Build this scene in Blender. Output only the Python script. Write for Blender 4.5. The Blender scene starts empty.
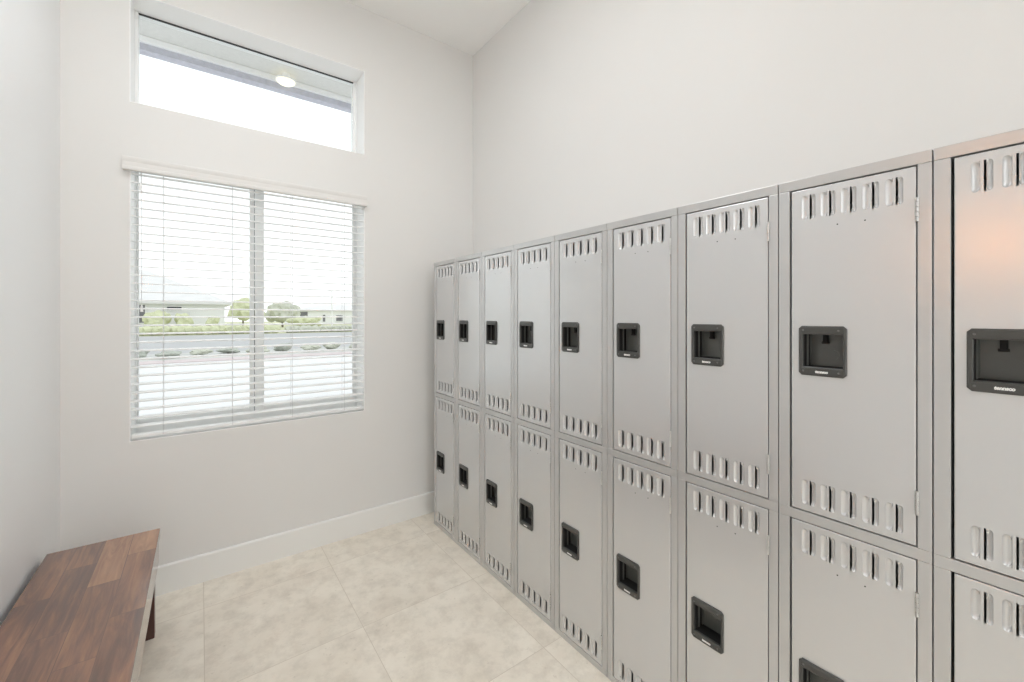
import bpy, bmesh, math, random
from mathutils import Vector, Matrix

random.seed(7)
sc = bpy.context.scene
C = sc.collection

# ------------------------------------------------------------------ measures (metres)
CAM_H = 1.4222
YAW = 0.6393
FOCAL_PX = 418.65
HORIZON = 316.37
A = 1.2836            # plane of the locker fronts
Y0 = 2.6239           # end of the locker row next to the window wall
W = 0.3048            # locker width
YW = 2.7975           # window wall
XL, XR = -0.522, 1.7013
YB = -5.0             # wall behind the camera
ZC = 3.452
WT = 0.23             # window wall thickness
WX0, WX1 = -0.283, 0.867
WIN_Z = (0.7977, 2.215)
TR_Z = (2.4877, 3.040)

# ------------------------------------------------------------------ helpers
def srgb(r, g, b):
    def f(c):
        c /= 255.0
        return c / 12.92 if c <= 0.04045 else ((c + 0.055) / 1.055) ** 2.4
    return (f(r), f(g), f(b), 1.0)

def mesh_obj(name, bm, mats, parent=None, loc=None, smooth=False):
    me = bpy.data.meshes.new(name)
    bm.normal_update()
    bm.to_mesh(me); bm.free()
    if not isinstance(mats, (list, tuple)): mats = [mats]
    for m in mats: me.materials.append(m)
    if smooth:
        for p in me.polygons: p.use_smooth = True
    o = bpy.data.objects.new(name, me)
    C.objects.link(o)
    if parent: o.parent = parent
    if loc: o.location = loc
    return o

def tag(o, label=None, cat=None, group=None, kind=None):
    if label: o['label'] = label
    if cat: o['category'] = cat
    if group: o['group'] = group
    if kind: o['kind'] = kind
    return o

def thing(name, loc=(0, 0, 0), label=None, cat=None, group=None, kind=None, rz=0):
    o = bpy.data.objects.new(name, None)
    o.empty_display_size = 0.1
    o.location = loc
    o.rotation_euler = (0, 0, rz)
    C.objects.link(o)
    return tag(o, label, cat, group, kind)

def copy_tree(o, parent=None):
    c = o.copy()
    C.objects.link(c)
    if parent: c.parent = parent
    for ch in list(o.children):
        copy_tree(ch, c)
    return c

def box(bm, x0, x1, y0, y1, z0, z1, mi=0, bev=0.0, seg=2):
    r = bmesh.ops.create_cube(bm, size=1.0)
    vs = r['verts']
    for v in vs:
        v.co = Vector((x0 + (v.co.x + .5) * (x1 - x0), y0 + (v.co.y + .5) * (y1 - y0), z0 + (v.co.z + .5) * (z1 - z0)))
    fs = list({f for v in vs for f in v.link_faces})
    for f in fs: f.material_index = mi
    if bev > 0:
        es = list({e for v in vs for e in v.link_edges})
        bmesh.ops.bevel(bm, geom=es, offset=bev, segments=seg, profile=0.5, affect='EDGES', material=-1)

def tube(bm, p0, p1, r0, r1=None, n=12, mi=0, caps=True):
    p0, p1 = Vector(p0), Vector(p1)
    if r1 is None: r1 = r0
    d = p1 - p0
    m = Matrix.Translation((p0 + p1) / 2) @ d.to_track_quat('Z', 'Y').to_matrix().to_4x4()
    r = bmesh.ops.create_cone(bm, cap_ends=caps, segments=n, radius1=r0, radius2=r1, depth=d.length, matrix=m)
    for f in {f for v in r['verts'] for f in v.link_faces}: f.material_index = mi

def quad(bm, pts, mi=0, smooth=False):
    f = bm.faces.new([bm.verts.new(p) for p in pts])
    f.material_index = mi
    f.smooth = smooth
    return f

def extrude_profile(bm, prof, x0, x1, mi=0):
    """closed profile [(y,z)...] swept along x"""
    a = [bm.verts.new((x0, y, z)) for y, z in prof]
    b = [bm.verts.new((x1, y, z)) for y, z in prof]
    n = len(prof)
    for i in range(n):
        j = (i + 1) % n
        bm.faces.new((a[i], a[j], b[j], b[i])).material_index = mi
    bm.faces.new(a[::-1]).material_index = mi
    bm.faces.new(b).material_index = mi
    bmesh.ops.recalc_face_normals(bm, faces=bm.faces[:])

def wall_with_holes(name, axis, lo, hi, t0, t1, z0, z1, holes, mat):
    """axis 'x': wall spans x lo..hi, thickness y t0..t1; axis 'y' the other way round"""
    bm = bmesh.new()
    us = sorted({lo, hi, *[h[0] for h in holes], *[h[1] for h in holes]})
    zs = sorted({z0, z1, *[h[2] for h in holes], *[h[3] for h in holes]})
    def hole(u, z): return any(h[0] < u < h[1] and h[2] < z < h[3] for h in holes)
    def P(u, t, z): return (u, t, z) if axis == 'x' else (t, u, z)
    n, m = len(us) - 1, len(zs) - 1
    solid = [[not hole((us[i] + us[i+1]) / 2, (zs[j] + zs[j+1]) / 2) for j in range(m)] for i in range(n)]
    for i in range(n):
        for j in range(m):
            if not solid[i][j]: continue
            a, b, c, d = us[i], us[i+1], zs[j], zs[j+1]
            quad(bm, [P(a, t0, c), P(b, t0, c), P(b, t0, d), P(a, t0, d)])
            quad(bm, [P(a, t1, c), P(a, t1, d), P(b, t1, d), P(b, t1, c)])
            if i == 0 or not solid[i-1][j]: quad(bm, [P(a, t0, c), P(a, t0, d), P(a, t1, d), P(a, t1, c)])
            if i == n-1 or not solid[i+1][j]: quad(bm, [P(b, t0, c), P(b, t1, c), P(b, t1, d), P(b, t0, d)])
            if j == 0 or not solid[i][j-1]: quad(bm, [P(a, t0, c), P(a, t1, c), P(b, t1, c), P(b, t0, c)])
            if j == m-1 or not solid[i][j+1]: quad(bm, [P(a, t0, d), P(b, t0, d), P(b, t1, d), P(a, t1, d)])
    bmesh.ops.remove_doubles(bm, verts=bm.verts[:], dist=1e-5)
    bmesh.ops.recalc_face_normals(bm, faces=bm.faces[:])
    return tag(mesh_obj(name, bm, mat), kind='structure')

# ------------------------------------------------------------------ materials
def new_mat(name):
    m = bpy.data.materials.new(name)
    m.use_nodes = True
    nt = m.node_tree
    return m, nt, nt.nodes['Principled BSDF'], nt.nodes['Material Output']

def mat(name, col, rough=0.5, metal=0.0, noise=0.0, nscale=20.0, coat=0.0, bump=0.0, bscale=200.0, spec=None, space='Object'):
    m, nt, p, out = new_mat(name)
    N, Lk = nt.nodes, nt.links
    p.inputs['Base Color'].default_value = col
    p.inputs['Roughness'].default_value = rough
    p.inputs['Metallic'].default_value = metal
    p.inputs['Coat Weight'].default_value = coat
    p.inputs['Coat Roughness'].default_value = 0.12
    if spec is not None: p.inputs['Specular IOR Level'].default_value = spec
    tc = N.new('ShaderNodeTexCoord')
    if noise > 0:
        nz = N.new('ShaderNodeTexNoise'); nz.inputs['Scale'].default_value = nscale; nz.inputs['Detail'].default_value = 5
        Lk.new(tc.outputs[space], nz.inputs['Vector'])
        mx = N.new('ShaderNodeMix'); mx.data_type = 'RGBA'
        lo = tuple(c * (1 - noise) for c in col[:3]) + (1,)
        hi = tuple(min(1, c * (1 + noise)) for c in col[:3]) + (1,)
        mx.inputs['A'].default_value = lo; mx.inputs['B'].default_value = hi
        Lk.new(nz.outputs['Fac'], mx.inputs['Factor'])
        Lk.new(mx.outputs['Result'], p.inputs['Base Color'])
    if bump > 0:
        nb = N.new('ShaderNodeTexNoise'); nb.inputs['Scale'].default_value = bscale; nb.inputs['Detail'].default_value = 3
        Lk.new(tc.outputs[space], nb.inputs['Vector'])
        bp = N.new('ShaderNodeBump'); bp.inputs['Strength'].default_value = bump; bp.inputs['Distance'].default_value = 0.002
        Lk.new(nb.outputs['Fac'], bp.inputs['Height'])
        Lk.new(bp.outputs['Normal'], p.inputs['Normal'])
    return m

def emit(name, col, strength):
    m, nt, p, out = new_mat(name)
    p.inputs['Base Color'].default_value = col
    p.inputs['Emission Color'].default_value = col
    p.inputs['Emission Strength'].default_value = strength
    return m

def glass_mat():
    m, nt, p, out = new_mat('window_glass')
    N, Lk = nt.nodes, nt.links
    N.remove(p)
    tr = N.new('ShaderNodeBsdfTransparent'); tr.inputs['Color'].default_value = (0.97, 0.985, 0.98, 1)
    gl = N.new('ShaderNodeBsdfGlossy'); gl.inputs['Roughness'].default_value = 0.0
    fr = N.new('ShaderNodeFresnel'); fr.inputs['IOR'].default_value = 1.10
    mx = N.new('ShaderNodeMixShader')
    Lk.new(fr.outputs[0], mx.inputs[0]); Lk.new(tr.outputs[0], mx.inputs[1]); Lk.new(gl.outputs[0], mx.inputs[2])
    Lk.new(mx.outputs[0], out.inputs['Surface'])
    return m

def floor_mat():
    m, nt, p, out = new_mat('floor_tile')
    N, Lk = nt.nodes, nt.links
    tc = N.new('ShaderNodeTexCoord')
    mp = N.new('ShaderNodeMapping')
    T = 0.585
    # joints pass through x = 0.012 and y = 1.946
    mp.inputs['Location'].default_value = (-0.012 + 10 * T, -1.946 + 10 * T, 0)
    Lk.new(tc.outputs['Object'], mp.inputs['Vector'])
    br = N.new('ShaderNodeTexBrick')
    br.offset = 0.0; br.squash = 1.0
    br.inputs['Scale'].default_value = 1.0
    br.inputs['Mortar Size'].default_value = 0.0016
    br.inputs['Mortar Smooth'].default_value = 0.3
    br.inputs['Brick Width'].default_value = T
    br.inputs['Row Height'].default_value = T
    br.inputs['Color1'].default_value = (0, 0, 0, 1); br.inputs['Color2'].default_value = (1, 1, 1, 1)
    br.inputs['Mortar'].default_value = (0.5, 0.5, 0.5, 1)
    Lk.new(mp.outputs[0], br.inputs['Vector'])
    # every tile shows another cut of the stone
    ofs = N.new('ShaderNodeVectorMath'); ofs.operation = 'MULTIPLY_ADD'
    ofs.inputs[1].default_value = (7.0, 5.0, 3.0)
    Lk.new(br.outputs['Color'], ofs.inputs[0]); Lk.new(tc.outputs['Object'], ofs.inputs[2])
    n1 = N.new('ShaderNodeTexNoise'); n1.inputs['Scale'].default_value = 3.4; n1.inputs['Detail'].default_value = 7; n1.inputs['Roughness'].default_value = 0.62; n1.inputs['Distortion'].default_value = 0.5
    n2 = N.new('ShaderNodeTexNoise'); n2.inputs['Scale'].default_value = 11; n2.inputs['Detail'].default_value = 8; n2.inputs['Roughness'].default_value = 0.7
    n3 = N.new('ShaderNodeTexNoise'); n3.inputs['Scale'].default_value = 55; n3.inputs['Detail'].default_value = 2
    for n in (n1, n2, n3): Lk.new(ofs.outputs[0], n.inputs['Vector'])
    r1 = N.new('ShaderNodeValToRGB')
    e = r1.color_ramp.elements
    e[0].position = 0.25; e[0].color = srgb(230, 221, 206)
    e[1].position = 0.62; e[1].color = srgb(245, 238, 225)
    Lk.new(n1.outputs['Fac'], r1.inputs['Fac'])
    r2 = N.new('ShaderNodeValToRGB')
    e = r2.color_ramp.elements
    e[0].position = 0.33; e[0].color = (0.80, 0.79, 0.77, 1)
    e[1].position = 0.55; e[1].color = (1, 1, 1, 1)
    Lk.new(n2.outputs['Fac'], r2.inputs['Fac'])
    r3 = N.new('ShaderNodeValToRGB')
    e = r3.color_ramp.elements
    e[0].position = 0.25; e[0].color = (0.75, 0.73, 0.70, 1)
    e[1].position = 0.33; e[1].color = (1, 1, 1, 1)
    Lk.new(n3.outputs['Fac'], r3.inputs['Fac'])
    m1 = N.new('ShaderNodeMix'); m1.data_type = 'RGBA'; m1.blend_type = 'MULTIPLY'; m1.inputs['Factor'].default_value = 0.8
    Lk.new(r1.outputs[0], m1.inputs['A']); Lk.new(r2.outputs[0], m1.inputs['B'])
    m2 = N.new('ShaderNodeMix'); m2.data_type = 'RGBA'; m2.blend_type = 'MULTIPLY'; m2.inputs['Factor'].default_value = 0.5
    Lk.new(m1.outputs['Result'], m2.inputs['A']); Lk.new(r3.outputs[0], m2.inputs['B'])
    m3 = N.new('ShaderNodeMix'); m3.data_type = 'RGBA'
    m3.inputs['B'].default_value = srgb(214, 204, 188)
    Lk.new(br.outputs['Fac'], m3.inputs['Factor']); Lk.new(m2.outputs['Result'], m3.inputs['A'])
    Lk.new(m3.outputs['Result'], p.inputs['Base Color'])
    p.inputs['Roughness'].default_value = 0.42
    bp = N.new('ShaderNodeBump'); bp.inputs['Strength'].default_value = 0.3; bp.inputs['Distance'].default_value = 0.002; bp.invert = True
    Lk.new(br.outputs['Fac'], bp.inputs['Height']); Lk.new(bp.outputs[0], p.inputs['Normal'])
    return m

def wood_mat():
    m, nt, p, out = new_mat('bench_wood')
    N, Lk = nt.nodes, nt.links
    tc = N.new('ShaderNodeTexCoord')
    sx = N.new('ShaderNodeSeparateXYZ'); Lk.new(tc.outputs['Object'], sx.inputs[0])
    cx = N.new('ShaderNodeCombineXYZ')
    ax = N.new('ShaderNodeMath'); ax.operation = 'ADD'; ax.inputs[1].default_value = 9.13
    ay = N.new('ShaderNodeMath'); ay.operation = 'ADD'; ay.inputs[1].default_value = 0.177 + 0.0885 * 50
    Lk.new(sx.outputs['Y'], ax.inputs[0]); Lk.new(sx.outputs['X'], ay.inputs[0])
    Lk.new(ax.outputs[0], cx.inputs['X']); Lk.new(ay.outputs[0], cx.inputs['Y'])
    br = N.new('ShaderNodeTexBrick')
    br.offset = 0.43; br.offset_frequency = 2
    br.inputs['Scale'].default_value = 1.0
    br.inputs['Brick Width'].default_value = 0.44
    br.inputs['Row Height'].default_value = 0.0885
    br.inputs['Mortar Size'].default_value = 0.0012
    br.inputs['Mortar Smooth'].default_value = 0.5
    br.inputs['Color1'].default_value = (0, 0, 0, 1); br.inputs['Color2'].default_value = (1, 1, 1, 1)
    br.inputs['Mortar'].default_value = (0.1, 0.1, 0.1, 1)
    Lk.new(cx.outputs[0], br.inputs['Vector'])
    ofs = N.new('ShaderNodeVectorMath'); ofs.operation = 'MULTIPLY_ADD'
    ofs.inputs[1].default_value = (11.0, 17.0, 0.0)
    Lk.new(br.outputs['Color'], ofs.inputs[0]); Lk.new(tc.outputs['Object'], ofs.inputs[2])
    mp = N.new('ShaderNodeMapping'); mp.inputs['Scale'].default_value = (34, 3.2, 20)
    Lk.new(ofs.outputs[0], mp.inputs['Vector'])
    g = N.new('ShaderNodeTexNoise'); g.inputs['Scale'].default_value = 1.0; g.inputs['Detail'].default_value = 7; g.inputs['Roughness'].default_value = 0.65; g.inputs['Distortion'].default_value = 0.8
    Lk.new(mp.outputs[0], g.inputs['Vector'])
    mpb = N.new('ShaderNodeMapping'); mpb.inputs['Scale'].default_value = (9, 2.0, 5)
    Lk.new(ofs.outputs[0], mpb.inputs['Vector'])
    g2 = N.new('ShaderNodeTexNoise'); g2.inputs['Scale'].default_value = 1.0; g2.inputs['Detail'].default_value = 3
    Lk.new(mpb.outputs[0], g2.inputs['Vector'])
    mixf = N.new('ShaderNodeMath'); mixf.operation = 'MULTIPLY_ADD'; mixf.inputs[1].default_value = 0.26
    Lk.new(br.outputs['Color'], mixf.inputs[0])
    a1 = N.new('ShaderNodeMath'); a1.operation = 'MULTIPLY'; a1.inputs[1].default_value = 0.60
    Lk.new(g.outputs['Fac'], a1.inputs[0])
    a2 = N.new('ShaderNodeMath'); a2.operation = 'MULTIPLY_ADD'; a2.inputs[1].default_value = 0.42
    Lk.new(g2.outputs['Fac'], a2.inputs[0]); Lk.new(a1.outputs[0], a2.inputs[2])
    Lk.new(a2.outputs[0], mixf.inputs[2])
    rp = N.new('ShaderNodeValToRGB')
    e = rp.color_ramp.elements
    e[0].position = 0.34; e[0].color = srgb(62, 38, 27)
    e[1].position = 0.86; e[1].color = srgb(186, 138, 100)
    x = rp.color_ramp.elements.new(0.52); x.color = srgb(102, 65, 46)
    x = rp.color_ramp.elements.new(0.67); x.color = srgb(142, 96, 68)
    Lk.new(mixf.outputs[0], rp.inputs['Fac'])
    mm = N.new('ShaderNodeMix'); mm.data_type = 'RGBA'; mm.inputs['B'].default_value = srgb(52, 28, 20)
    mf = N.new('ShaderNodeMath'); mf.operation = 'MULTIPLY'; mf.inputs[1].default_value = 0.4
    Lk.new(br.outputs['Fac'], mf.inputs[0]); Lk.new(mf.outputs[0], mm.inputs['Factor'])
    Lk.new(rp.outputs[0], mm.inputs['A'])
    Lk.new(mm.outputs['Result'], p.inputs['Base Color'])
    p.inputs['Roughness'].default_value = 0.34
    p.inputs['Coat Weight'].default_value = 1.0
    p.inputs['Coat IOR'].default_value = 1.7
    p.inputs['Coat Roughness'].default_value = 0.12
    bp = N.new('ShaderNodeBump'); bp.inputs['Strength'].default_value = 0.35; bp.inputs['Distance'].default_value = 0.001
    Lk.new(g.outputs['Fac'], bp.inputs['Height']); Lk.new(bp.outputs[0], p.inputs['Normal'])
    Lk.new(bp.outputs[0], p.inputs['Coat Normal'])
    return m

M = {}
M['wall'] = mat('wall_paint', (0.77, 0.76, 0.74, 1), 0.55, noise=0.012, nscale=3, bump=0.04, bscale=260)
M['wall_l'] = mat('brightened_left_wall_paint', (0.90, 0.905, 0.91, 1), 0.5, noise=0.012, nscale=3, bump=0.04, bscale=260)  # wall paint made lighter and cooler to imitate brighter daylight on the left
M['ceil'] = mat('ceiling_paint', (0.92, 0.915, 0.90, 1), 0.7, noise=0.01, nscale=4)
M['trim'] = mat('trim_paint', (0.85, 0.845, 0.82, 1), 0.3, noise=0.008, nscale=6)
M['floor'] = floor_mat()
M['wood'] = wood_mat()
M['darkwood'] = mat('dark_stained_wood', srgb(70, 36, 28), 0.35, noise=0.25, nscale=18, coat=0.3)
M['vinyl'] = mat('white_vinyl', (0.90, 0.91, 0.905, 1), 0.35, noise=0.008, nscale=6)
M['gasket'] = mat('black_gasket', (0.015, 0.015, 0.016, 1), 0.5, noise=0.1)
M['slat'] = mat('white_slat', (0.90, 0.90, 0.89, 1), 0.35, noise=0.008, nscale=8)
M['valance'] = mat('cream_valance', (0.78, 0.765, 0.74, 1), 0.5, noise=0.01, nscale=8)
M['cord'] = mat('cord', (0.68, 0.68, 0.68, 1), 0.8, noise=0.05, nscale=90)
M['glass'] = glass_mat()
M['steel'] = mat('grey_painted_steel', (0.66, 0.663, 0.665, 1), 0.27, metal=0.45, noise=0.012, nscale=5, coat=0.1, bump=0.03, bscale=700)
M['steel_rail'] = mat('grey_painted_steel_frame', (0.585, 0.585, 0.582, 1), 0.29, metal=0.45, noise=0.012, nscale=5, bump=0.03, bscale=700)
M['hinge'] = mat('hinge_steel', (0.55, 0.55, 0.54, 1), 0.3, metal=0.6, noise=0.05, nscale=60)
M['hole'] = mat('hole_black', (0.01, 0.01, 0.01, 1), 0.8, noise=0.1)
M['latch'] = mat('black_latch_steel', (0.055, 0.055, 0.051, 1), 0.3, noise=0.12, nscale=40, coat=0.3)
M['cup'] = mat('black_latch_cup', (0.115, 0.120, 0.112, 1), 0.30, noise=0.10, nscale=30, coat=0.2)
M['logo'] = mat('white_print', (0.85, 0.85, 0.83, 1), 0.5, noise=0.01)
M['screw'] = mat('screw_steel', (0.16, 0.16, 0.155, 1), 0.3, metal=0.7, noise=0.05)
M['soffit'] = mat('porch_soffit', (0.72, 0.715, 0.69, 1), 0.8, noise=0.07, nscale=30)
M['fascia'] = mat('porch_fascia_grey', srgb(196, 196, 206), 0.8, noise=0.22, nscale=26, bump=0.4, bscale=60)
M['softtrim'] = mat('porch_white_trim', (0.93, 0.93, 0.93, 1), 0.6, noise=0.01)

# ------------------------------------------------------------------ the room
bm = bmesh.new(); box(bm, XL - .1, XR + .1, YB - .1, YW + .02, -0.08, 0)
tag(mesh_obj('floor', bm, M['floor']), kind='structure')
bm = bmesh.new(); box(bm, XL - .1, XR + .1, YB - .1, YW + WT, ZC, ZC + .1)
tag(mesh_obj('ceiling', bm, M['ceil']), kind='structure')
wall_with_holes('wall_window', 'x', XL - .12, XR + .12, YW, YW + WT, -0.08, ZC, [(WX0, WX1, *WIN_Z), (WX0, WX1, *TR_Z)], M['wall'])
BX0, BX1, BZ1 = -0.25, 1.45, 2.75
wall_with_holes('wall_back', 'x', XL - .12, XR + .12, YB - .15, YB, -0.08, ZC, [(BX0, BX1, 0.0, BZ1)], M['wall'])
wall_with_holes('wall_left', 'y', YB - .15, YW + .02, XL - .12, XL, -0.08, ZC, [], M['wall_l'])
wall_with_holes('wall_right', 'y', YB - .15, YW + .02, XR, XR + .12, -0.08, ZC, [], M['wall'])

def baseboard(name, axis, lo, hi, face, sign):
    """profiled board: flat face with an eased top edge"""
    h, t = 0.1464, 0.015
    prof = [(0, 0), (t, 0), (t, h - .007), (t * .93, h - .004), (t * .55, h), (0, h)]
    bm = bmesh.new()
    extrude_profile(bm, [(p * sign, z) for p, z in prof], lo, hi)
    if axis == 'y':
        bmesh.ops.rotate(bm, verts=bm.verts[:], cent=(0, 0, 0), matrix=Matrix.Rotation(math.pi / 2, 3, 'Z'))
        bmesh.ops.translate(bm, verts=bm.verts[:], vec=(face, 0, 0))
    else:
        bmesh.ops.translate(bm, verts=bm.verts[:], vec=(0, face, 0))
    return tag(mesh_obj(name, bm, M['trim']), kind='structure')
baseboard('baseboard_window', 'x', XL, XR, YW, -1)
baseboard('baseboard_left', 'y', YB, YW - .015, XL, -1)
baseboard('baseboard_right', 'y', YB, YW - .015, XR, 1)

# ------------------------------------------------------------------ windows
def ring(bm, x0, x1, z0, z1, y0, y1, l, r, b, t, bev=0.003):
    box(bm, x0, x0 + l, y0, y1, z0, z1, bev=bev)
    box(bm, x1 - r, x1, y0, y1, z0, z1, bev=bev)
    box(bm, x0 + l, x1 - r, y0, y1, z0, z0 + b, bev=bev)
    box(bm, x0 + l, x1 - r, y0, y1, z1 - t, z1, bev=bev)

FE = YW + 0.165       # room-side face of both window frames
w1 = thing('window_1', ((WX0 + WX1) / 2, YW, WIN_Z[0]), kind='structure')
def wchild(name, bm, m, root):
    return mesh_obj(name, bm, m, root, (-root.location.x, -root.location.y, -root.location.z))
z0, z1 = WIN_Z
bm = bmesh.new(); ring(bm, WX0, WX1, z0, z1, FE, YW + WT - .005, .008, .012, .040, .011)
wchild('window_frame', bm, M['vinyl'], w1)
bm = bmesh.new(); ring(bm, WX0 + .008, .2632, z0 + .04, z1 - .011, FE + .035, FE + .058, .008, .024, .030, .007)
box(bm, .2605, .2650, FE + .036, FE + .06, z0 + .04, z1 - .011, mi=1)
wchild('window_sash', bm, [M['vinyl'], M['gasket']], w1)
bm = bmesh.new(); ring(bm, .2655, WX1 - .012, z0 + .04, z1 - .011, FE + .010, FE + .034, .047, .014, .036, .007)
wchild('window_sash', bm, M['vinyl'], w1)
bm = bmesh.new(); box(bm, WX0 + .016, .2393, FE + .045, FE + .049, z0 + .07, z1 - .018)
wchild('window_glass', bm, M['glass'], w1)
bm = bmesh.new(); box(bm, .3125, WX1 - .026, FE + .020, FE + .024, z0 + .076, z1 - .018)
wchild('window_glass', bm, M['glass'], w1)
bm = bmesh.new(); box(bm, .268, .282, FE - .012, FE + .010, 1.42, 1.52, bev=.003)
wchild('window_latch', bm, M['vinyl'], w1)

w2 = thing('window_2', ((WX0 + WX1) / 2, YW, TR_Z[0]), kind='structure')
z0, z1 = TR_Z
bm = bmesh.new(); ring(bm, WX0, WX1, z0, z1, FE, YW + WT - .005, .018, .024, .03, .006)
wchild('window_frame', bm, M['vinyl'], w2)
bm = bmesh.new(); box(bm, WX0 + .018, WX1 - .024, FE + .004, FE + .014, z1 - .0115, z1 - .006)
wchild('window_gasket', bm, M['gasket'], w2)
bm = bmesh.new(); box(bm, WX0 + .0181, WX1 - .0241, FE + .022, FE + .026, z0 + .0301, z1 - .0061)
wchild('window_glass', bm, M['glass'], w2)

# white-painted returns lining both openings
M['jamb'] = mat('white_jamb_paint', (0.93, 0.93, 0.92, 1), 0.4, noise=0.006, nscale=6)
for root, (za, zb_) in ((w1, WIN_Z), (w2, TR_Z)):
    bm = bmesh.new(); ring(bm, WX0, WX1, za, zb_, YW + .0006, FE - .0005, .003, .003, .003, .003, bev=0)
    wchild('window_jamb', bm, M['jamb'], root)

# unseen glazed door added behind the camera to let daylight in
d1 = thing('added_door', ((BX0 + BX1) / 2, YB, 0), kind='structure')
bm = bmesh.new(); ring(bm, BX0, BX1, 0.0, BZ1, YB - .12, YB - .03, .06, .06, .06, .06); box(bm, .56, .64, YB - .11, YB - .04, .06, BZ1 - .06, bev=.003)
wchild('added_door_frame', bm, M['vinyl'], d1)
bm = bmesh.new(); box(bm, BX0 + .061, .559, YB - .075, YB - .07, .061, BZ1 - .061); wchild('added_door_glass', bm, M['glass'], d1)
bm = bmesh.new(); box(bm, .641, BX1 - .061, YB - .075, YB - .07, .061, BZ1 - .061); wchild('added_door_glass', bm, M['glass'], d1)

# ------------------------------------------------------------------ blind
BY = YW + 0.030
bl = thing('window_blind', ((WX0 + WX1) / 2, BY, WIN_Z[0]), 'wide white slatted blind lowered over the larger lower window', 'blind')
bx0, bx1 = WX0 + .005, WX1 - .005
hw = (bx1 - bx0) / 2
def slat_bm():
    bm = bmesh.new()
    n = 8; prof_t, prof_b = [], []
    for i in range(n + 1):
        u = -1 + 2 * i / n
        y = u * 0.025
        zc = 0.0016 * (1 - u * u)
        prof_t.append((y, zc + 0.0021)); prof_b.append((y, zc - 0.0021))
    extrude_profile(bm, prof_t + prof_b[::-1], -hw, hw)
    return bm
first = mesh_obj('slat', slat_bm(), M['slat'], bl)
TILT = math.radians(5.0)
Z_S0, PITCH, NS = 0.869, 0.0423, 31
for i in range(NS):
    s = first if i == 0 else first.copy()
    if i: C.objects.link(s); s.parent = bl
    s.location = (0, 0, Z_S0 + i * PITCH - WIN_Z[0])
    s.rotation_euler = (TILT, 0, 0)
bm = bmesh.new(); box(bm, -hw, hw, -.026, .026, .811 - WIN_Z[0], .828 - WIN_Z[0], bev=.004)
mesh_obj('bottom_rail', bm, M['slat'], bl)
bm = bmesh.new(); box(bm, -hw, hw, -.024, .028, 2.162 - WIN_Z[0], WIN_Z[1] - WIN_Z[0] - .002, bev=.002)
mesh_obj('head_rail', bm, M['slat'], bl)
for cxp in (-0.155, 0.143, 0.441, 0.740):
    bm = bmesh.new()
    lx = cxp - bl.location.x
    for yy in (-.0285, .0285):
        tube(bm, (lx, yy, .020), (lx, yy, 2.163 - WIN_Z[0]), .0011, n=6)
    mesh_obj('ladder_cord', bm, M['cord'], bl)
def cord(x, ztop, zend, y):
    bm = bmesh.new(); tube(bm, (x - bl.location.x, y, zend - WIN_Z[0]), (x - bl.location.x, y, ztop - WIN_Z[0]), .0013, n=8)
    c = mesh_obj('pull_cord', bm, M['cord'], bl)
    bm = bmesh.new()
    X = x - bl.location.x; Z = zend - WIN_Z[0]
    tube(bm, (X, y, Z - .030), (X, y, Z - .004), .0068, .0050, n=12); tube(bm, (X, y, Z - .004), (X, y, Z + .006), .0050, .0018, n=12)
    mesh_obj('tassel', bm, M['slat'], c)
cord(-0.241, 2.15, 2.085, -.034)
cord(-0.238, 2.15, 1.475, -.031)
# crown valance hung in front of the wall
vx0, vx1 = -0.306 - bl.location.x, 0.8755 - bl.location.x
vy = YW - BY
zb = 2.143 - WIN_Z[0]
prof = [(-.006, 0), (-.030, 0), (-.032, .006), (-.032, .016), (-.0305, .018), (-.0305, .040), (-.032, .044), (-.0335, .050), (-.0345, .056), (-.0345, .063), (-.028, .066), (-.006, .066)]
bm = bmesh.new(); extrude_profile(bm, [(vy + y, zb + z) for y, z in prof], vx0, vx1)
for xx in (vx0, vx1 - .008):
    box(bm, xx, xx + .008, vy - .008, vy - .0005, zb + .001, zb + .065)
mesh_obj('valance', bm, M['valance'], bl)

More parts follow.
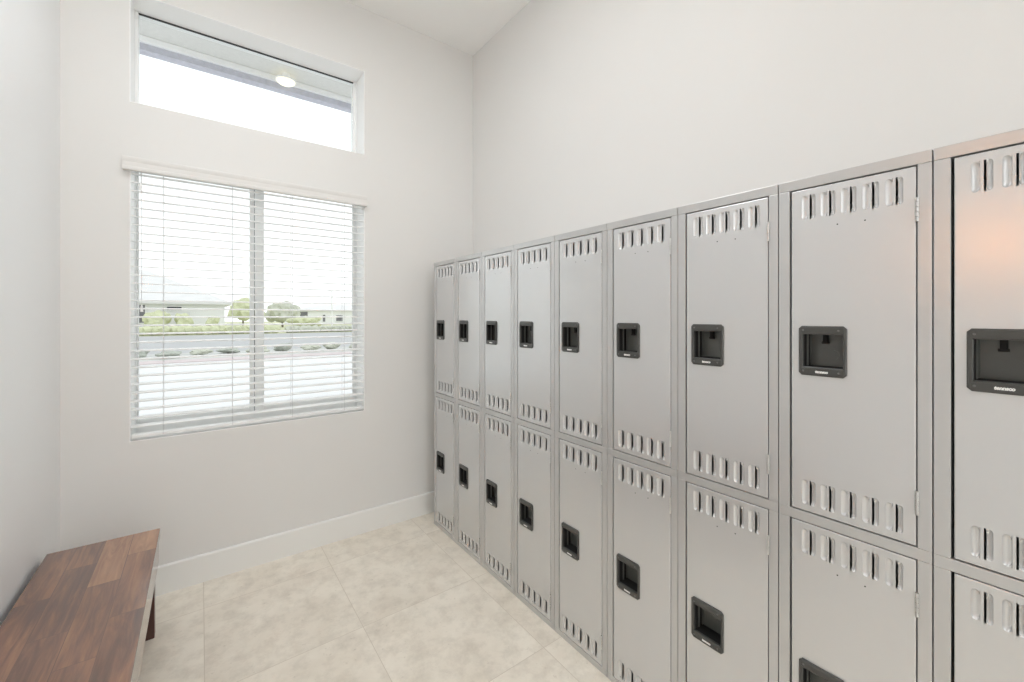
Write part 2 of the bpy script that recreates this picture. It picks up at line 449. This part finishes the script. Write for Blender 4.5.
# ------------------------------------------------------------------ lockers
DZ = 0.425            # half the door height
S0, S1 = 0.0322, 0.2782
def door_bm():
    """door face in local coordinates: x into the locker, y = -s, z about the door's middle"""
    bm = bmesh.new()
    D = 0.0058
    starts = [0.0562 + 0.0424 * i for i in range(5)]
    cols = []
    for a in starts: cols += [(a, a + .0130, 1), (a + .0180, a + .0310, -1)]
    rows = [(-0.4075, -0.3435), (0.3445, 0.4085)]
    hole = (0.0605, 0.1465, -0.043, 0.042)
    e = 0.0022
    ss = sorted({S0 + e, S1 - e, hole[0], hole[1], *[c for k in cols for c in k[:2]]})
    zs = sorted({-DZ + e, DZ - e, hole[2], hole[3], *[r for k in rows for r in k]})
    def V(x, s, z): return (x, -s, z)
    for i in range(len(ss) - 1):
        for j in range(len(zs) - 1):
            sm, zm = (ss[i] + ss[i+1]) / 2, (zs[j] + zs[j+1]) / 2
            if hole[0] < sm < hole[1] and hole[2] < zm < hole[3]: continue
            k = next((c for c in cols if c[0] < sm < c[1]), None)
            r = next((r for r in rows if r[0] < zm < r[1]), None)
            if k and r: continue
            quad(bm, [V(0, ss[i], zs[j]), V(0, ss[i], zs[j+1]), V(0, ss[i+1], zs[j+1]), V(0, ss[i+1], zs[j])])
    # pressed louvres, open along one edge
    NU, NV = 7, 16
    for (a, b, sg) in cols:
        for (c, d) in rows:
            g = []
            for iu in range(NU + 1):
                u = iu / NU                                   # 0 outer edge .. 1 slit
                uu = u * (1 - (0.0008 if sg > 0 else 0.0034) / (b - a))                   # a narrow gap stays open at the slit
                s = a + (b - a) * (uu if sg > 0 else 1 - uu)
                e2 = (b - a) / 2 * (1 - math.sqrt(max(0, 1 - (2 * u - 1) ** 2)))   # rounded ends
                c1, d1 = c + e2, d - e2
                rowv = [bm.verts.new(V(0, s, c))]
                for iv in range(NV - 1):
                    v = iv / (NV - 2)
                    zz = c1 + (d1 - c1) * (0.5 - 0.5 * math.cos(math.pi * v))
                    endd = min(zz - c1, d1 - zz)
                    cap = min(1.0, endd / 0.0060); cap = math.sin(cap * math.pi / 2)
                    dep = D * (1 - (1 - u) ** 3.4) * cap
                    rowv.append(bm.verts.new(V(dep, s, zz)))
                rowv.append(bm.verts.new(V(0, s, d)))
                g.append(rowv)
            for iu in range(NU):
                for iv in range(NV):
                    q = [g[iu][iv], g[iu][iv+1], g[iu+1][iv+1], g[iu+1][iv]]
                    f = bm.faces.new(q if sg > 0 else q[::-1]); f.smooth = 0 < iv < NV - 1
    # eased edges turned back into the opening
    o = [(S0 + e, -DZ + e), (S1 - e, -DZ + e), (S1 - e, DZ - e), (S0 + e, DZ - e)]
    o1 = [(S0 + e * .3, -DZ + e * .3), (S1 - e * .3, -DZ + e * .3), (S1 - e * .3, DZ - e * .3), (S0 + e * .3, DZ - e * .3)]
    o2 = [(S0, -DZ), (S1, -DZ), (S1, DZ), (S0, DZ)]
    ring_x = [(o, 0), (o1, e * .3), (o2, e), (o2, 0.018)]
    for (p, xa), (q, xb) in zip(ring_x[:-1], ring_x[1:]):
        for i in range(4):
            j = (i + 1) % 4
            quad(bm, [V(xa, *p[j]), V(xa, *p[i]), V(xb, *q[i]), V(xb, *q[j])])
    # two small holes for a number plate
    for s in (0.1340, 0.1885):
        r = bmesh.ops.create_cone(bm, cap_ends=True, segments=10, radius1=.0017, radius2=.0017, depth=.001, matrix=Matrix.Translation(V(-.0001, s, 0.3205)) @ Matrix.Rotation(math.pi / 2, 4, 'Y'))
        for f in {f for v in r['verts'] for f in v.link_faces}: f.material_index = 1
    return bm

def latch_parts(door):
    s0, s1, z0, z1 = 0.0507, 0.1537, -0.0655, 0.0640
    oa, ob, oc, od = 0.0605, 0.1465, -0.043, 0.042
    ch = 0.007
    outer = [(s0 + ch, z0), (s1 - ch, z0), (s1, z0 + ch), (s1, z1 - ch), (s1 - ch, z1), (s0 + ch, z1), (s0, z1 - ch), (s0, z0 + ch)]
    inner = [(oa, oc), (ob, oc), (ob, oc), (ob, od), (ob, od), (oa, od), (oa, od), (oa, oc)]
    bm = bmesh.new()
    def V(x, p): return bm.verts.new((x, -p[0], p[1]))
    cxp, czp = (s0 + s1) / 2, (z0 + z1) / 2
    def shrink(p, k): return (p[0] + (cxp - p[0]) * k, p[1] + (czp - p[1]) * k)
    loops = [[V(0.0, p) for p in outer], [V(-.0042, p) for p in outer], [V(-.0060, shrink(p, .035)) for p in outer],
             [V(-.0060, (p[0] + (-.0018 if p[0] < cxp else .0018), p[1] + (-.0018 if p[1] < czp else .0018))) for p in inner],
             [V(-.0045, p) for p in inner], [V(.004, p) for p in inner]]
    for a, b in zip(loops[:-1], loops[1:]):
        for i in range(8):
            j = (i + 1) % 8
            if (a[i].co - a[j].co).length < 1e-7 and (b[i].co - b[j].co).length < 1e-7: continue
            vs = [a[i], b[i], b[j], a[j]]
            bm.faces.new(vs)
    bmesh.ops.remove_doubles(bm, verts=bm.verts[:], dist=1e-6)
    # raised band across the top and the bottom of the bezel
    box(bm, -.0068, -.0055, -s1 + .005, -s0 - .005, od + .0035, z1 - .004, bev=.0006, seg=1)
    box(bm, -.0068, -.0055, -s1 + .005, -s0 - .005, z0 + .004, oc - .0035, bev=.0006, seg=1)
    bmesh.ops.recalc_face_normals(bm, faces=bm.faces[:])
    for (s, z) in ((s0 + .011, z1 - .0115), (s1 - .016, z1 - .0115), (s0 + .011, z0 + .0115), (s1 - .016, z0 + .0115)):
        r = bmesh.ops.create_uvsphere(bm, u_segments=10, v_segments=6, radius=.0026, matrix=Matrix.Translation((-.0066, -s, z)) @ Matrix.Diagonal((.45, 1, 1, 1)))
        for f in {f for v in r['verts'] for f in v.link_faces}: f.material_index = 1; f.smooth = True
    mesh_obj('latch_bezel', bm, [M['latch'], M['screw']], door)
    # recessed cup: grey back, black slot with a rib on its left
    bm = bmesh.new()
    dp = 0.044
    a, b, c, d = oa + .0005, ob - .0005, oc + .0005, od - .0005
    def P(x, s, z): return (x, -s, z)
    quad(bm, [P(dp, a, c), P(dp, b, c), P(dp, b, d), P(dp, a, d)])
    quad(bm, [P(.003, a, c), P(dp, a, c), P(dp, a, d), P(.003, a, d)], mi=1)
    quad(bm, [P(.003, b, c), P(.003, b, d), P(dp, b, d), P(dp, b, c)])
    quad(bm, [P(.003, a, c), P(.003, b, c), P(dp, b, c), P(dp, a, c)], mi=1)
    quad(bm, [P(.003, a, d), P(dp, a, d), P(dp, b, d), P(.003, b, d)])
    box(bm, .019, .026, -(a + .003), -a, c, d, bev=.0008, seg=1)
    box(bm, dp - .004, dp, -(a + .004), -a, c, d, bev=.0008, seg=1)
    # a round pressing low in the back of the cup
    tube(bm, (dp - .0012, -.114, -.012), (dp + .001, -.114, -.012), .012, n=24)
    mesh_obj('latch_cup', bm, [M['cup'], M['hole']], door)
    bm = bmesh.new()
    box(bm, .030, .0435, -.1035, -.0935, .020, .0412, bev=.001, seg=1)
    tube(bm, (.036, -.1065, .0195), (.036, -.0905, .0195), .003, n=8)
    mesh_obj('padlock_hasp', bm, M['hole'], door)
    # the maker's word in white on the lower band
    cu = bpy.data.curves.new('print', 'FONT')
    cu.body = 'tennsco'; cu.size = 0.0104; cu.align_x = 'CENTER'; cu.align_y = 'CENTER'; cu.shear = 0.18; cu.offset = 0.0006; cu.extrude = 0.0002
    t = bpy.data.objects.new('print', cu); C.objects.link(t)
    bpy.context.view_layer.update()
    me = bpy.data.meshes.new_from_object(t.evaluated_get(bpy.context.evaluated_depsgraph_get()))
    bpy.data.objects.remove(t)
    me.materials.clear(); me.materials.append(M['logo'])
    # text x -> world -y (towards the camera's right), text y -> z
    me.transform(Matrix(((0, 0, -1, -.0071), (-1, 0, 0, -.1020), (0, 1, 0, z0 + .0112), (0, 0, 0, 1))) @ Matrix.Diagonal((.82, .92, 1, 1)))
    lo = bpy.data.objects.new('latch_print', me); C.objects.link(lo); lo.parent = door
    lo['label'] = 'white maker word printed on latch'

def hinge_bm(zc):
    bm = bmesh.new()
    n = 5; h = 0.054
    for i in range(n):
        a = zc - h / 2 + h * i / n
        tube(bm, (-.0022, -.2798, a + .0004), (-.0022, -.2798, a + h / n - .0004), .0034, n=12)
    return bm

def make_locker():
    root = thing('locker', (0, 0, 0), 'locker', 'locker', 'grey two-door lockers in a row')
    dep = XR - A - .017
    H = 1.7881
    # cabinet body: sides, back, top, bottom, middle shelf
    bm = bmesh.new()
    t = .0015
    y_a, y_b = -.0008, -(W - .0008)
    box(bm, .014, dep, y_a - t, y_a, .02, H - .001)
    box(bm, .014, dep, y_b, y_b + t, .02, H - .001)
    box(bm, dep - t, dep, y_b, y_a, .02, H - .001)
    box(bm, .002, dep, y_b, y_a, H - .001 - t, H - .001)
    box(bm, .014, dep, y_b, y_a, .018, .020)
    box(bm, .022, dep, y_b, y_a, .889, .8905)
    box(bm, .012, dep, y_b, y_a, 0, .018)
    mesh_obj('cabinet_body', bm, M['steel'], root)
    # face frame: two posts and three rails with a fine step at every joint
    bm = bmesh.new()
    rails = ((0.0, .0250), (.8788, .9050), (1.7616, H))
    for z_a, z_b in rails:
        box(bm, 0, .020, -(W - .0010), -.0010, z_a, z_b, bev=.0014)
    for v in bm.verts:                       # the top rail leans forward a little
        if v.co.z > 1.775 and v.co.x < .01: v.co.x -= .002
    for z_a, z_b in ((.0252, .8786), (.9052, 1.7614)):
        box(bm, .0002, .022, -.0275, -.0010, z_a, z_b, bev=.0014)
        box(bm, .0002, .022, -(W - .0010), -.2802, z_a, z_b, bev=.0014)
    mesh_obj('face_frame', bm, M['steel_rail'], root)
    for zc in (1.3333, 0.4515):
        d = mesh_obj('door', door_bm(), [M['steel'], M['hole']], root, (0, 0, zc))
        latch_parts(d)
        for hz in (.3275, -.3275): mesh_obj('hinge', hinge_bm(hz), M['hinge'], d)
    return root

ORD = ['first', 'second', 'third', 'fourth', 'fifth', 'sixth', 'seventh', 'eighth', 'ninth']
proto = make_locker()
LABELS = [
    'grey two-door steel locker at the far end nearest the window wall',
    'grey two-door steel locker, second from the window wall',
    'grey two-door steel locker, third from the window wall',
    'grey two-door steel locker, fourth from the window wall',
    'grey two-door steel locker, fifth from the window wall, middle of the row',
    'grey two-door steel locker, sixth from the window wall',
    'grey two-door steel locker, seventh from the window wall',
    'grey two-door steel locker, eighth from the window wall, next to the nearest one',
    'nearest grey two-door steel locker, with an orange lamp reflection on its upper door',
]
for k in range(9):
    o = proto if k == 0 else copy_tree(proto)
    o.location = (A, Y0 - k * W, 0)
    o['label'] = LABELS[k]

# ------------------------------------------------------------------ bench
bx_a, bx_b, by_a, by_b, bz = -.503, -.1490, 0.98, 2.4960, .4555
bench = thing('bench', ((bx_a + bx_b) / 2, (by_a + by_b) / 2, 0), 'brown wooden bench with a glossy planked top beside the left wall', 'bench')
bcx, bcy = bench.location.x, bench.location.y
X0, X1, Yn, Yf = bx_a - bcx, bx_b - bcx, by_a - bcy, by_b - bcy
bm = bmesh.new(); box(bm, X0, X1, Yn, Yf, bz - .040, bz, bev=.003)
mesh_obj('bench_top', bm, M['wood'], bench)
bm = bmesh.new()
ap = .150
box(bm, X1 - .026, X1 - .004, Yn + .004, Yf - .004, bz - ap, bz - .040, bev=.002)
box(bm, X0 + .004, X0 + .026, Yn + .004, Yf - .004, bz - ap, bz - .040, bev=.002)
box(bm, X0 + .026, X1 - .026, Yf - .026, Yf - .004, bz - ap, bz - .040, bev=.002)
box(bm, X0 + .026, X1 - .026, Yn + .004, Yn + .026, bz - ap, bz - .040, bev=.002)
mesh_obj('apron', bm, M['wood'], bench)
for lx in (X0 + .015, X1 - .015 - .055):
    for ly in (Yn + .02, Yf - .07):
        bm = bmesh.new(); box(bm, lx, lx + .055, ly, ly + .05, 0, bz - ap, bev=.003)
        mesh_obj('leg', bm, M['darkwood'], bench)

# ------------------------------------------------------------------ added fill lights and the amber wall lamp
M['panel'] = emit('fill_diffuser', (0.98, 0.99, 1.0, 1), 3.0)
M['panel'].cycles.emission_sampling = 'NONE'   # the fill lamp below the diffuser does the lighting
FILL_W = 25.0
M['shade'] = emit('amber_shade', (1.0, 0.42, 0.14, 1), 8.0)
M['shade'].cycles.emission_sampling = 'NONE'
def fill_light(x, y, first=None):  # unseen ceiling fixtures, added as fill light for the room
    if first is None:
        r = thing('fill_light', (x, y, ZC), 'long white fill light added on the ceiling behind the camera', 'ceiling light', 'added fill lights over the aisle')
        bm = bmesh.new(); ring(bm, -.33, .33, -.63, .63, -.05, 0, .03, .03, .03, .03)
        bmesh.ops.rotate(bm, verts=bm.verts[:], cent=(0, 0, 0), matrix=Matrix.Rotation(-math.pi / 2, 3, 'X'))
        zmax = max(v.co.z for v in bm.verts)
        bmesh.ops.translate(bm, verts=bm.verts[:], vec=(0, 0, -zmax))
        mesh_obj('frame', bm, M['vinyl'], r)
        bm = bmesh.new(); box(bm, -.2995, .2995, -.5995, .5995, -.040, -.012, bev=.004)
        mesh_obj('diffuser', bm, M['panel'], r)
        L = bpy.data.lights.new('lamp', 'AREA')
        L.shape = 'RECTANGLE'; L.size = .58; L.size_y = 1.18; L.energy = FILL_W; L.color = (0.955, 0.985, 1.03)
        lo = bpy.data.objects.new('lamp', L); C.objects.link(lo); lo.parent = r; lo.location = (0, 0, -.042)
        return r
    r = copy_tree(first); r.location = (x, y, ZC)
    return r
cl = fill_light(.40, -3.2)
cl['label'] = 'middle one of three unseen fill lights added along the aisle ceiling'
for lx, ly, watt, lab in ((.40, -4.5, 28.0, 'unseen fill light added by the glazed door behind the camera'),
                          (0.15, 1.40, 8.8, 'unseen fill light added above the aisle between lockers and bench')):
    c2 = fill_light(lx, ly, cl)
    c2['label'] = lab
    if ly > 0: c2.rotation_euler.z = math.pi / 2      # this one lies across the aisle
    for ch in c2.children:
        if ch.type == 'LIGHT':
            ch.data = ch.data.copy(); ch.data.energy = watt

sconce = thing('wall_sconce', (XL, .22, 1.65), 'small amber glass wall lamp on the left wall above the bench', 'wall lamp')
bm = bmesh.new(); box(bm, .0005, .018, -.05, .05, -.06, .06, bev=.004); tube(bm, (.018, 0, 0), (.07, 0, 0), .008); tube(bm, (.07, 0, -.012), (.07, 0, .03), .02)
mesh_obj('bracket', bm, M['latch'], sconce)
bm = bmesh.new(); tube(bm, (.07, 0, .03), (.07, 0, .19), .045, .06, n=24)
mesh_obj('lamp_shade', bm, M['shade'], sconce)

# ------------------------------------------------------------------ outside: porch eave
PY = 4.0
bm = bmesh.new(); box(bm, -4, 7, YW + WT + .001, PY + .001, 3.43, 3.53)
tag(mesh_obj('porch_ceiling', bm, M['soffit']), kind='structure')
bm = bmesh.new()
box(bm, -4, 7, PY, PY + .085, 3.342, 3.53)
tag(mesh_obj('porch_beam', bm, M['fascia']), kind='structure')
bm = bmesh.new(); box(bm, -4, 7, PY - .030, PY - .0005, 3.386, 3.4295, bev=.003)
tag(mesh_obj('trim_1', bm, M['softtrim']), kind='structure')
M['porchlamp'] = emit('porch_lamp_glass', (1.0, 0.93, 0.74, 1), 0.55)
M['porchlamp'].cycles.emission_sampling = 'NONE'
pl = thing('porch_light', (.565, 3.90, 3.43), 'round cream dome light under the porch eave outside the high window', 'ceiling light')
bm = bmesh.new(); tube(bm, (0, 0, -.050), (0, 0, 0), .030, n=24); tube(bm, (0, 0, -.062), (0, 0, -.050), .076, n=28); mesh_obj('base_ring', bm, M['softtrim'], pl)
bm = bmesh.new(); bmesh.ops.create_uvsphere(bm, u_segments=28, v_segments=14, radius=.07, matrix=Matrix.Translation((0, 0, -.060)) @ Matrix.Diagonal((1, 1, .45, 1)))
mesh_obj('dome', bm, M['porchlamp'], pl, smooth=True)

# ------------------------------------------------------------------ outside: ground and street
def slab(name, y0, y1, top, thick, m, x0=-45, x1=70):
    bm = bmesh.new(); box(bm, x0, x1, y0, y1, top - thick, top)
    return tag(mesh_obj(name, bm, m), kind='structure')
M['drive'] = mat('pale_concrete', (0.74, 0.74, 0.745, 1), 0.8, noise=0.05, nscale=0.8)  # ground colours lightened to carry the washed-out look of overexposure
M['asphalt'] = mat('grey_asphalt', (0.46, 0.46, 0.465, 1), 0.9, noise=0.12, nscale=0.5)
M['curb'] = mat('pink_paver', (0.62, 0.54, 0.54, 1), 0.8, noise=0.12, nscale=3)
M['verge'] = mat('verge_mulch', (0.55, 0.55, 0.53, 1), 0.9, noise=0.25, nscale=1.2)
M['lawn'] = mat('lawn_grass', (0.56, 0.57, 0.38, 1), 0.9, noise=0.15, nscale=0.7)
slab('ground_driveway', YW + WT + .001, 16.3, 0, .1, M['drive'])
slab('ground_curb', 16.301, 17.2, .03, .13, M['curb'])
slab('ground_verge', 17.201, 20.4, .01, .11, M['verge'])
slab('ground_street', 20.401, 39.5, 0, .1, M['asphalt'])
slab('ground_lawn', 39.501, 130, .02, .12, M['lawn'], -90, 140)
slab('ground_yard', -30, YB - .151, 0, .1, M['drive'])

M['roof'] = mat('pale_grey_shingle', (0.74, 0.735, 0.73, 1), 0.9, noise=0.10, nscale=1.5)  # house and leaf colours lightened too, overexposure put into the colour
M['stucco'] = mat('white_stucco', (0.84, 0.84, 0.845, 1), 0.9, noise=0.02, nscale=2)
M['hwin'] = mat('grey_house_window', (0.20, 0.20, 0.215, 1), 0.5, noise=0.15, nscale=2, spec=0.2)
M['hdark'] = mat('dark_house_window', (0.05, 0.05, 0.065, 1), 0.5, noise=0.15, nscale=2, spec=0.2)
M['hdoor'] = mat('white_garage_door', (0.78, 0.78, 0.79, 1), 0.7, noise=0.02, nscale=2)
M['leafy'] = mat('yellow_green_leaves', (0.60, 0.62, 0.42, 1), 0.9, noise=0.3, nscale=2.2)
M['leafg'] = mat('grey_green_leaves', (0.54, 0.55, 0.47, 1), 0.9, noise=0.3, nscale=2.2)
M['leafd'] = mat('dark_green_leaves', (0.44, 0.46, 0.41, 1), 0.9, noise=0.4, nscale=5)
M['bark'] = mat('bark', (0.20, 0.17, 0.14, 1), 0.9, noise=0.2, nscale=8)

def house(loc, x0, x1, depth, eave, ridge, hip, over, label, wins, doors):
    r = thing('house', loc, label, 'house')
    bm = bmesh.new(); box(bm, x0, x1, 0, depth, 0, eave)
    mesh_obj('house_wall', bm, M['stucco'], r)
    bm = bmesh.new()
    e = [(x0 - over, -over, eave), (x1 + over, -over, eave), (x1 + over, depth + over, eave), (x0 - over, depth + over, eave)]
    f = [(x, y, z + .18) for x, y, z in e]
    ra, rb = (x0 + hip, depth / 2, ridge), (x1 - hip, depth / 2, ridge)
    quad(bm, e[::-1])
    for i in range(4): quad(bm, [e[i], e[(i+1) % 4], f[(i+1) % 4], f[i]])
    quad(bm, [f[0], f[1], rb, ra]); quad(bm, [f[2], f[3], ra, rb])
    bm.faces.new([bm.verts.new(p) for p in (f[1], f[2], rb)]); bm.faces.new([bm.verts.new(p) for p in (f[3], f[0], ra)])
    bmesh.ops.remove_doubles(bm, verts=bm.verts[:], dist=1e-4)
    mesh_obj('house_roof', bm, M['roof'], r)
    for (a, b, c, d) in doors:
        bm = bmesh.new(); box(bm, a, b, -.06, -.001, c, d, bev=.01)
        for q in range(1, 4): box(bm, a + .05, b - .05, -.07, -.05, c + (d - c) * q / 4 - .015, c + (d - c) * q / 4 + .015)
        mesh_obj('garage_door', bm, M['hdoor'], r)
    for (a, b, c, d, mm) in wins:
        bm = bmesh.new(); ring(bm, a - .08, b + .08, c - .08, d + .08, -.12, -.001, .08, .08, .08, .08, bev=.01)
        w = mesh_obj('house_window', bm, M['stucco'], r)
        bm = bmesh.new(); box(bm, a, b, -.09, -.002, c, d); mesh_obj('pane', bm, M[mm], w)
    return r
house((0, 45, 0), -12.0, 1.7, 9.0, 2.45, 5.55, 5.6, .5, 'pale house with a grey hipped roof across the street, seen left through the blind',
      [(-4.15, -3.62, .9, 2.35, 'hwin'), (-2.25, -1.30, 1.95, 2.22, 'hdark')], [(-3.0, -.7, .03, 1.80)])
house((0, 78, 0), 12.6, 40.0, 10.0, 2.35, 3.6, 6.0, .4, 'low white house far right through the blind, beyond the grey-green tree',
      [(13.3, 14.6, 1.05, 2.2, 'hwin'), (19.2, 20.3, .6, 1.6, 'hwin'), (22.5, 23.2, .4, 1.5, 'hwin'), (17.0, 17.4, .5, 1.7, 'hwin')], [])

def blob(bm, c, rx, ry, rz, sub=3, amp=.22):
    r = bmesh.ops.create_icosphere(bm, subdivisions=sub, radius=1.0)
    for v in r['verts']:
        n = v.co.normalized()
        k = 1 + amp * (random.random() - .5) + .12 * math.sin(5 * n.x + c[0]) * math.sin(4 * n.y + 1.3) * math.cos(5 * n.z + c[2])
        v.co = Vector((c[0] + n.x * rx * k, c[1] + n.y * ry * k, c[2] + n.z * rz * k))
def tree(x, y, h, rad, m, label, trunk=.3, group=None, name='tree', n=7):
    r = thing(name, (x, y, .02), label, 'tree' if name == 'tree' else 'shrub', group)
    bm = bmesh.new(); tube(bm, (0, 0, 0), (0, 0, h * .6), .05 * rad + .03, .03 * rad + .02, n=10)
    for q in range(3):
        a = q * 2.1; tube(bm, (0, 0, h * .35), (rad * .5 * math.cos(a), rad * .5 * math.sin(a), h * .65), .025 * rad + .015, .012 * rad + .006, n=8)
    mesh_obj('trunk' if name == 'tree' else 'stem', bm, M['bark'], r)
    bm = bmesh.new()
    zc = h * (1 + trunk) / 2
    blob(bm, (0, 0, zc), rad * .8, rad * .8, h * (1 - trunk) / 2 * .9)
    for i in range(n):
        a = i * 6.283 / n + .4; q = .5 + .25 * random.random()
        blob(bm, (rad * q * math.cos(a), rad * q * math.sin(a), zc + h * (1 - trunk) * .28 * (random.random() * 2 - 1.1)), rad * .45, rad * .45, h * (1 - trunk) * .24, 2, .35)
    mesh_obj('crown' if name == 'tree' else 'foliage', bm, M[m], r)
    return r
tree(3.9, 57, 3.6, 1.5, 'leafy', 'yellow-green tree beyond the right end of the grey-roofed house', .25)
tree(5.9, 68, 3.3, 1.3, 'leafy', 'lower yellow-green tree behind the window mullion', .25)
tree(8.6, 62, 3.5, 1.9, 'leafg', 'rounded grey-green tree just right of the window mullion', .15)
tree(-2.75, 42.6, 1.9, .85, 'leafy', 'leafy shrub in front of the white garage door', .05, name='shrub')
tree(-1.05, 42.6, 1.7, .6, 'leafy', 'smaller leafy shrub right of the garage door shrub', .05, name='shrub')
tree(.75, 42.6, 1.5, .5, 'leafy', 'small round shrub at the right end of the pale house', .1, name='shrub')
tree(9.5, 52, 1.5, 1.6, 'leafy', 'wide low shrub on the lawn below the grey-green tree', .02, name='shrub')

def hedge(x0, x1, y, h, d, m, label):
    bm = bmesh.new()
    n = int((x1 - x0) / .5)
    for i in range(n):
        blob(bm, (x0 + (i + .5) * (x1 - x0) / n, y + .15 * math.sin(i * 2.3), h * .48), .42, d / 2, h * .55, 2, .3)
    o = mesh_obj('hedge', bm, M[m])
    o.location.z = 0.0
    return tag(o, label, 'hedge')
hedge(-9, 5.2, 40.3, .70, .9, 'leafy', 'low yellow-green hedge along the far side of the street')
hedge(5.9, 13.8, 40.5, .6, .9, 'leafg', 'grey-green low hedge at right along the far side of the street')
plants = [(-1.75, 18.6, .34, .36), (-.85, 18.2, .26, .36), (0, 18.9, .25, .36), (.85, 19.2, .24, .38), (1.75, 18.4, .3, .36), (2.65, 18.9, .34, .36), (3.55, 18.3, .3, .38), (4.45, 18.8, .34, .36), (5.35, 18.2, .3, .36)]
for i, (x, y, h, r_) in enumerate(plants):
    tree(x, y, h, r_, 'leafd' if i in (0, 1, 3, 5) else 'leafg', 'low dark plant in the verge strip beside the driveway', .0, 'low plants in the verge', 'shrub', 5)

# thin street lamp at right
lp = thing('street_lamp', (13.3, 56, .02), 'thin pale street lamp standing far right beyond the blind', 'street lamp')
bm = bmesh.new(); tube(bm, (0, 0, 0), (0, 0, 4.6), .10, .07, n=10); mesh_obj('pole', bm, M['stucco'], lp)
bm = bmesh.new(); tube(bm, (0, 0, 4.55), (-.5, 0, 4.7), .04, .04, n=8); mesh_obj('arm', bm, M['stucco'], lp)
bm = bmesh.new(); box(bm, -.85, -.45, -.1, .1, 4.66, 4.74, bev=.02); mesh_obj('lamp_head', bm, M['stucco'], lp)

# ------------------------------------------------------------------ sky
w = bpy.data.worlds.new('World'); sc.world = w
w.use_nodes = True
nt = w.node_tree
bg = nt.nodes['Background']
tc = nt.nodes.new('ShaderNodeTexCoord'); sx = nt.nodes.new('ShaderNodeSeparateXYZ')
rp = nt.nodes.new('ShaderNodeValToRGB')
rp.color_ramp.elements[0].position = 0.0; rp.color_ramp.elements[0].color = (0.96, 0.97, 0.98, 1)
rp.color_ramp.elements[1].position = 0.8; rp.color_ramp.elements[1].color = (0.95, 0.975, 1.0, 1)
nt.links.new(tc.outputs['Generated'], sx.inputs[0]); nt.links.new(sx.outputs['Z'], rp.inputs['Fac']); nt.links.new(rp.outputs[0], bg.inputs['Color'])
bg.inputs['Strength'].default_value = 1.3

def portal(x0, x1, z0, z1, y, into):
    L = bpy.data.lights.new('daylight_portal', 'AREA')
    L.shape = 'RECTANGLE'; L.size = x1 - x0; L.size_y = z1 - z0
    L.cycles.is_portal = True
    o = bpy.data.objects.new('daylight_portal', L); C.objects.link(o)
    o.location = ((x0 + x1) / 2, y, (z0 + z1) / 2)
    o.rotation_euler = Vector((0, into, 0)).to_track_quat('-Z', 'Z').to_euler()
portal(WX0, WX1, WIN_Z[0], WIN_Z[1], YW + WT + .01, -1)
portal(WX0, WX1, TR_Z[0], TR_Z[1], YW + WT + .01, -1)
portal(BX0, BX1, 0.0, BZ1, YB - .16, 1)

# ------------------------------------------------------------------ camera
cam = bpy.data.cameras.new('camera')
co = bpy.data.objects.new('camera', cam); C.objects.link(co)
co.location = (0, 0, CAM_H)
co.rotation_euler = (math.pi / 2, 0, -YAW)
cam.sensor_width = 36.0; cam.sensor_fit = 'HORIZONTAL'
cam.lens = FOCAL_PX / 1024 * 36.0
cam.shift_x = 0.0
cam.shift_y = -(341.0 - HORIZON) / 1024
cam.clip_start = 0.02; cam.clip_end = 400
sc.camera = co

sc.view_settings.view_transform = 'Standard'
sc.view_settings.look = 'None'
sc.view_settings.exposure = 0.15
sc.view_settings.gamma = 1.0
sc.view_settings.use_curve_mapping = False
sc.cycles.max_bounces = 14
sc.cycles.diffuse_bounces = 8
sc.cycles.transparent_max_bounces = 24
sc.cycles.use_denoising = True
sc.cycles.denoising_prefilter = 'NONE'
sc.cycles.use_light_tree = False
sc.cycles.use_guiding = True
sc.cycles.sample_clamp_indirect = 6.0
